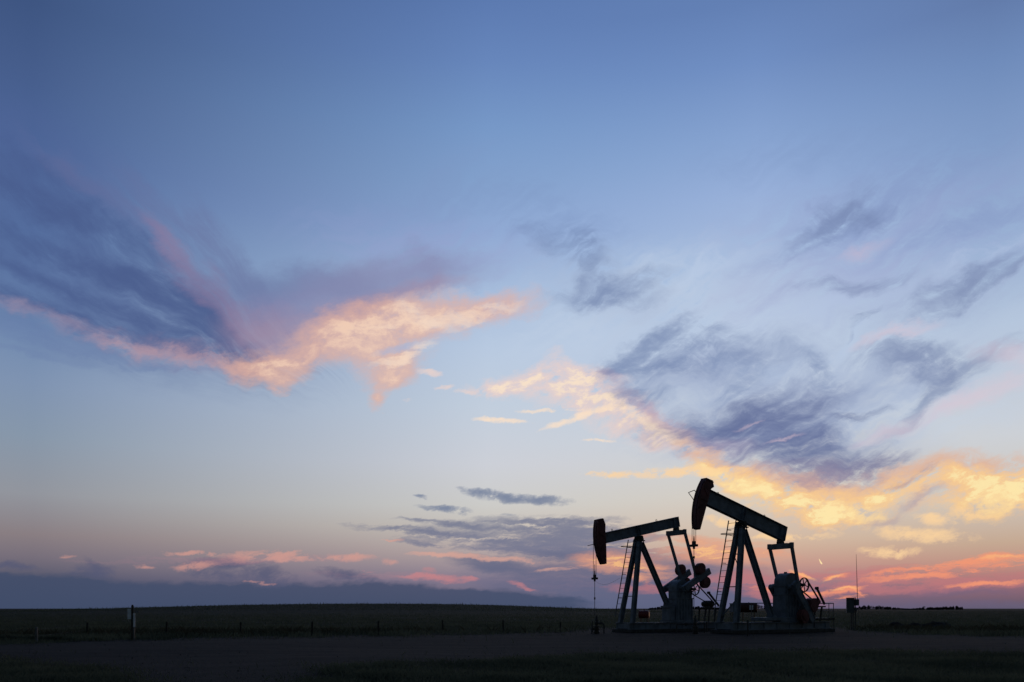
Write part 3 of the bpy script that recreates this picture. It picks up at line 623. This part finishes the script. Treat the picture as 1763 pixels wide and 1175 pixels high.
    m = MB(); m.tube((mx, sy_ - .06, mz), (mx, sy_ + .08, mz), .15, seg=14); m.tube((mx, sy_ - .05, mz), (mx, sy_ - .85, mz), .24, seg=18); m.tube((mx, sy_ - .85, mz), (mx, sy_ - 1.0, mz), .19, seg=18)
    for k in range(6): m.ring((mx, sy_ - .12 - k * .13, mz), (0, 1, 0), .245, .018, 18, 4)
    m.box((mx, sy_ - .45, mz - .2), (.4, .7, .1)); B(m, 'motor', 'maroon' if not first else 'dark')
    m = MB(); m.box((mx + .05, sy_ - .45, mz - .30), (1.1, 1.3, .09)); 
    for y in (-.95, .05): m.beam((mx - .3, sy_ + y, mz - .3), (mx - .1, sy_ + y, .75), .08, .1); m.beam((mx + .4, sy_ + y, mz - .3), (mx + .5, sy_ + y, .75), .08, .1)
    B(m, 'motor_stand', 'dark')
    ga = sm_ + Vector((-.75, -.08, -.15)); gb = Vector(GUARD)
    m = MB(); m.beam(ga, gb, .1, .16, (1, 0, 0), bevel=.03); m.tube(gb - Vector((0, .09, 0)), gb + Vector((0, .09, 0)), .10, seg=10); B(m, 'brake_lever', 'dark')
    if first:
        # chain slack between ladder and carrier bar: thin line
        pts = [Vector((xr - .1 - t_ * 2.6, -.1 - t_ * .45, zc - .2 - .35 * math.sin(math.pi * t_ ** .8) + .25 * t_)) for t_ in np.linspace(0, 1, 10)]
        B(MB().path(pts, .006, 4), 'signal_wire', 'cable')
    return root

SHEAVE = (-4.95, .58, 3.17); MOTOR = (-6.85, .58, 2.08); GUARD = (-6.5, .5, 2.92)
pump_a = pumpjack(9.09, 57.08, .573, 1.008, -.217, .48, 'lower pumpjack on the left with its beam nearly level and cranks raised', 'maroon horse head hanging almost upright', True)
SHEAVE = (-5.15, .58, 3.10); MOTOR = (-6.6, .58, 2.0); GUARD = (-6.55, .5, 2.9)
pump_b = pumpjack(15.6, 54.2, .562, 1.11, .262, -.915, 'taller pumpjack on the right with its head raised high and cranks down', 'maroon horse head tipped back against the sky', False)
# handrail and platform on the far side and tail of the taller pump
m = MB(); zt, zb = 1.92, .95; yr = -.95
rail = [(-.6, yr), (-8.0, yr), (-8.0, .7)]
for z in (zt,): m.path([(x, y, z) for x, y in rail], .03)
m.path([(x, y, zt - .5) for x, y in rail[1:]], .02)
for x, y in [(-.6, yr), (-2.0, yr), (-3.5, yr), (-5.0, yr), (-6.5, yr), (-8.0, yr), (-8.0, .35), (-8.0, .7)]: m.tube((x, y, .3), (x, y, zt), .026, seg=6)
m.build('handrail', 'galv', pump_b)
MB().box((-7.2, -.1, .93), (1.7, 1.7, .06)).box((-7.2, .72, .88), (1.7, .05, .14)).box((-8.02, -.1, .88), (.05, 1.7, .14)).build('tail_platform', 'dark', pump_b)

# ------------------------------------------------------------------ wellheads
def wellhead(px, py, label, k):
    x, y = ground_at(px, py); r = empty('wellhead', (x, y, float(height(x, y)) - .02), .3 + k)
    tag(r, label, 'wellhead', 'wellheads under the horse heads')
    m = MB(); m.tube((0, 0, 0), (0, 0, .5), .16, seg=12)
    for z in (.12, .34, .52): m.tube((0, 0, z - .03), (0, 0, z + .03), .24, seg=14)
    m.build('casing_head', 'dark', r)
    m = MB(); m.tube((0, 0, .55), (0, 0, 1.0), .09, seg=10); m.box((0, 0, .74), (.26, .2, .2), bevel=.03); m.tube((0, 0, .95), (0, 0, 1.12), .13, .08, 10); m.tube((0, 0, 1.1), (0, 0, 1.26), .05, seg=8); m.build('stuffing_box', 'dark', r)
    m = MB(); m.path([(0, 0, .72), (.5, .1, .72), (.6, .12, .6), (.6, .12, -.05)], .05, 8); m.box((.34, .07, .72), (.16, .14, .18), bevel=.02); m.build('flow_line', 'dark', r)
    for a, z in (((.34, .07), .95), ((-.28, 0), .34)):
        m = MB(); m.tube((a[0], a[1], z - .2), (a[0], a[1], z), .015, seg=5); m.ring((a[0], a[1], z), (0, 0, 1), .09, .014, 16); m.build('hand_wheel', 'dark', r)
    m = MB(); m.tube((-.45, 0, .34), (0, 0, .34), .05, seg=8); m.box((-.28, 0, .34), (.14, .14, .16), bevel=.02); m.build('side_valve', 'dark', r)
    return r
wellhead(1027, 1091.5, 'wellhead under the near-upright horse head, left of the lower pumpjack', 0)
wellhead(1197, 1092.5, 'wellhead between the two pumpjacks, under the raised horse head', 1)

def post(name, px, py, h, r, m, label, cat, group=None):
    x, y = ground_at(px, py); o = MB().tube((0, 0, -.1), (0, 0, h), r, r * .9, 8).tube((0, 0, h), (0, 0, h + .02), r * .9, r * .4, 8).build(name, m, None, (x, y, float(height(x, y)))); o.rotation_euler = (random.uniform(-.03, .03), random.uniform(-.03, .03), 0)
    return tag(o, label, cat, group)
post('guard_post', 1019, 1092, .86, .05, 'dark', 'short steel post standing left of the left wellhead', 'post')
post('guard_post', 1217, 1089, .74, .045, 'dark', 'short steel post just right of the wellhead between the pumps', 'post')
post('guard_post', 1236.5, 1088, .70, .045, 'dark', 'short steel post at the foot of the taller pump, by its ladder', 'post')
post('guard_post', 1287, 1096, 1.0, .06, 'dark', 'thicker steel post in front of the skid of the taller pump', 'post')
# flow pipe riser between pumps
x, y = ground_at(1190, 1091); m = MB(); m.path([(-.9, .4, -.05), (-.9, .4, .62), (.0, .2, .62), (1.0, .4, .66), (1.0, .4, -.05)], .045, 8); m.box((-.3, .27, .62), (.2, .16, .2), bevel=.02)
m.build('pipe_manifold', 'dark', None, (x, y, 0)); tag(bpy.data.objects['pipe_manifold'], 'low bent pipe with a valve beside the wellhead between the pumps', 'pipe')

# ------------------------------------------------------------------ drums
def drum(px, py, length, rad, z, yaw, m_, label, lab=False, dist=0):
    d = EYE * F / (py - HY); x = (px - CX) / F * d
    r = empty('storage_drum', (x, d, 0), yaw); tag(r, label, 'drum')
    m = MB(); m.tube((-length / 2, 0, z), (length / 2, 0, z), rad, seg=28)
    for t_ in (-.5, -.17, .17, .5): m.ring((t_ * length, 0, z), (1, 0, 0), rad, .018, 28, 6)
    m.tube((length / 2, 0, z), (length / 2 + .03, 0, z), rad * .85, rad * .7, 28); m.tube((-length / 2 - .03, 0, z), (-length / 2, 0, z), rad * .7, rad * .85, 28); m.tube((0, 0, z + rad), (0, 0, z + rad + .08), .04, seg=8)
    m.build('shell', m_, r, smooth_=False)
    m = MB()
    for sx_ in (-.35, .35):
        m.box((sx_ * length, 0, z - rad * .9), (.07, rad * 1.5, .1))
        for sy_ in (-.7, .7): m.beam((sx_ * length, sy_ * rad, z - rad * .85), (sx_ * length, sy_ * rad * 1.2, 0), .05, .05, (1, 0, 0))
    m.build('stand', 'dark', r)
    if lab: MB().box((.18 * length, -rad - .008, z + .02), (.30, .01, rad * 1.0)).build('label_plate', 'white', r)
    return r
drum(1109, 1084, .78, .32, 1.22, -.35, 'red', 'small red drum on a stand behind the front legs of the lower pumpjack')
drum(1289, 1082, 1.35, .40, 1.76, -.35, 'rust', 'dull red drum with a white label behind the legs of the taller pumpjack', True)
x, y = ground_at(1266, 1083)
r = empty('equipment_cabinet', (x, y + .3, 0), .3); tag(r, 'small grey cabinet on legs beside the labelled drum of the taller pump', 'cabinet')
MB().box((0, 0, 1.75), (.62, .5, .72), bevel=.02).box((0, 0, 2.13), (.7, .58, .04)).build('cabinet_body', 'steel', r)
for a in (-.25, .25): MB().beam((a, .15, 0), (a, .15, 1.4), .05, .05).beam((a, -.15, 0), (a, -.15, 1.4), .05, .05).build('leg', 'dark', r)

# ------------------------------------------------------------------ control box with whip aerial
x, y = ground_at(1468, 1085.5); K = y / F
r = empty('control_box', (x, y, float(height(x, y))), 0); K = y / F; tag(r, 'grey control box on twin posts with a tall whip aerial, right of the pumps', 'control box')
zz = lambda py: (1085.5 - py) * K
xx = lambda px: (px - 1468) * K
for px in (1465.5, 1469.5): MB().box((xx(px), 0 if px < 1468 else .12, zz(1060) / 1.0), (.07, .07, zz(1036) * 1.0), None).build('post', 'dark', r, (0, 0, zz(1036) * .5 - zz(1060)))
m = MB(); m.box((xx(1462.7), -.12, (zz(1030.5) + zz(1055.5)) / 2), (12.2 * K, .3, 25 * K), Matrix.Rotation(-.25, 3, 'Z'), bevel=.015); m.box((xx(1462.7), -.14, zz(1030)), (12.8 * K, .36, .04), Matrix.Rotation(-.25, 3, 'Z')); m.build('cabinet', 'box_grey', r)
MB().box((xx(1469.3), -.33, (zz(1029) + zz(1085)) / 2), (.07, .06, 56 * K)).build('front_post', 'dark', r)
m = MB(); m.box((xx(1474.7), .1, (zz(1032) + zz(1043)) / 2), (9 * K, .24, 11 * K), bevel=.015); m.box((xx(1473.5), .1, (zz(1046) + zz(1053)) / 2), (4 * K, .2, 7 * K), bevel=.01); m.build('meter_box', 'box_grey', r)
MB().path([(xx(1474), .12, zz(1043)), (xx(1473), .12, zz(1047)), (xx(1478.7), .12, zz(1048)), (xx(1479), .12, zz(1065))], .016, 5).build('conduit', 'dark', r)
MB().tube((xx(1477.4), .12, zz(1034)), (xx(1476.4), .12, zz(995)), .028, .022, 6).tube((xx(1476.4), .12, zz(995)), (xx(1475.2), .12, zz(954.5)), .022, .012, 6).build('aerial', 'galv', r)

# ------------------------------------------------------------------ sign post at the left
x, y = ground_at(228, 1103.5); K = y / F; zz = lambda py: (1103.5 - py) * K
r = empty('sign_post', (x, y, float(height(x, y)))); tag(r, 'tall dark post with a pale side-on sign board and white marker strip, at the left', 'sign post')
MB().box((0, 0, zz(1043) / 2), (.085, .085, zz(1043))).box((0, 0, zz(1043) + .02), (.06, .06, .04)).build('post', 'wood', r)
m = MB(); m.box((-4.6 * K, -.03, (zz(1048.5) + zz(1066.5)) / 2), (6.4 * K, .02, 18 * K), Matrix.Rotation(.35, 3, 'Z')); m.build('sign_board', 'white', r)
m = MB(); m.box((3.2 * K, -.02, (zz(1056) + zz(1080)) / 2), (3.0 * K, .03, 24 * K)); m.build('marker_strip', 'white', r)
MB().box((3.0 * K, -.03, (zz(1081) + zz(1102)) / 2), (3.2 * K, .04, 21 * K)).build('lower_strip', 'galv', r)
MB().box((6.5 * K, .1, zz(1054)), (7 * K, .03, .05)).build('bracket', 'galv', r)

# ------------------------------------------------------------------ fence posts and wires
FP = [(-52,1112,1083,'wood'),(62.5,1106.5,1080,'galv'),(149.5,1097,1072,'wood'),(286.5,1097,1071,'wood'),(414.5,1095,1071,'wood'),(537.5,1096,1070,'wood'),(651.5,1094.5,1069,'wood'),(762.5,1090,1067.5,'wood'),(866.5,1089,1068,'wood'),(964.5,1088,1071,'wood')]
tops = []
WHERE = ['', 'pale fence post, first from the left edge of the field', 'dark fence post next left of the tall sign post', 'dark fence post next right of the tall sign post', 'second dark fence post right of the sign post', 'third dark fence post right of the sign post',
 'fourth dark fence post right of the sign post', 'third fence post counted leftward from the left wellhead', 'second fence post counted leftward from the left wellhead', 'last fence post of the line, nearest the left wellhead']
for (px, pb, pt, m_), lb_ in zip(FP, WHERE):
    x, y = ground_at(px, pb); h = (pb - pt) / F * y; z = float(height(x, y)); tops.append(Vector((x, y, z + h)))
    if not lb_: continue
    r_ = .06 if m_ == 'wood' else .07
    o = MB().tube((0, 0, -.1), (0, 0, h - .03), r_, r_ * .9, 9).tube((0, 0, h - .03), (0, 0, h), r_ * .9, r_ * .55, 9).build('fence_post', m_, None, (x, y, z))
    o.rotation_euler = (random.uniform(-.03, .03), random.uniform(-.04, .04), 0)
    tag(o, lb_, 'fence post', 'posts of the wire fence along the field')
for k, (dz_, nm) in enumerate([(.12, 'topmost'), (.45, 'middle'), (.75, 'lowest')]):
    m = MB(); m.path([t_ - Vector((0, .05, dz_)) for t_ in tops], .004, 4); tag(m.build('fence_wire', 'cable'), nm + ' wire strung along the posts of the field fence', 'wire', 'wires of the field fence')
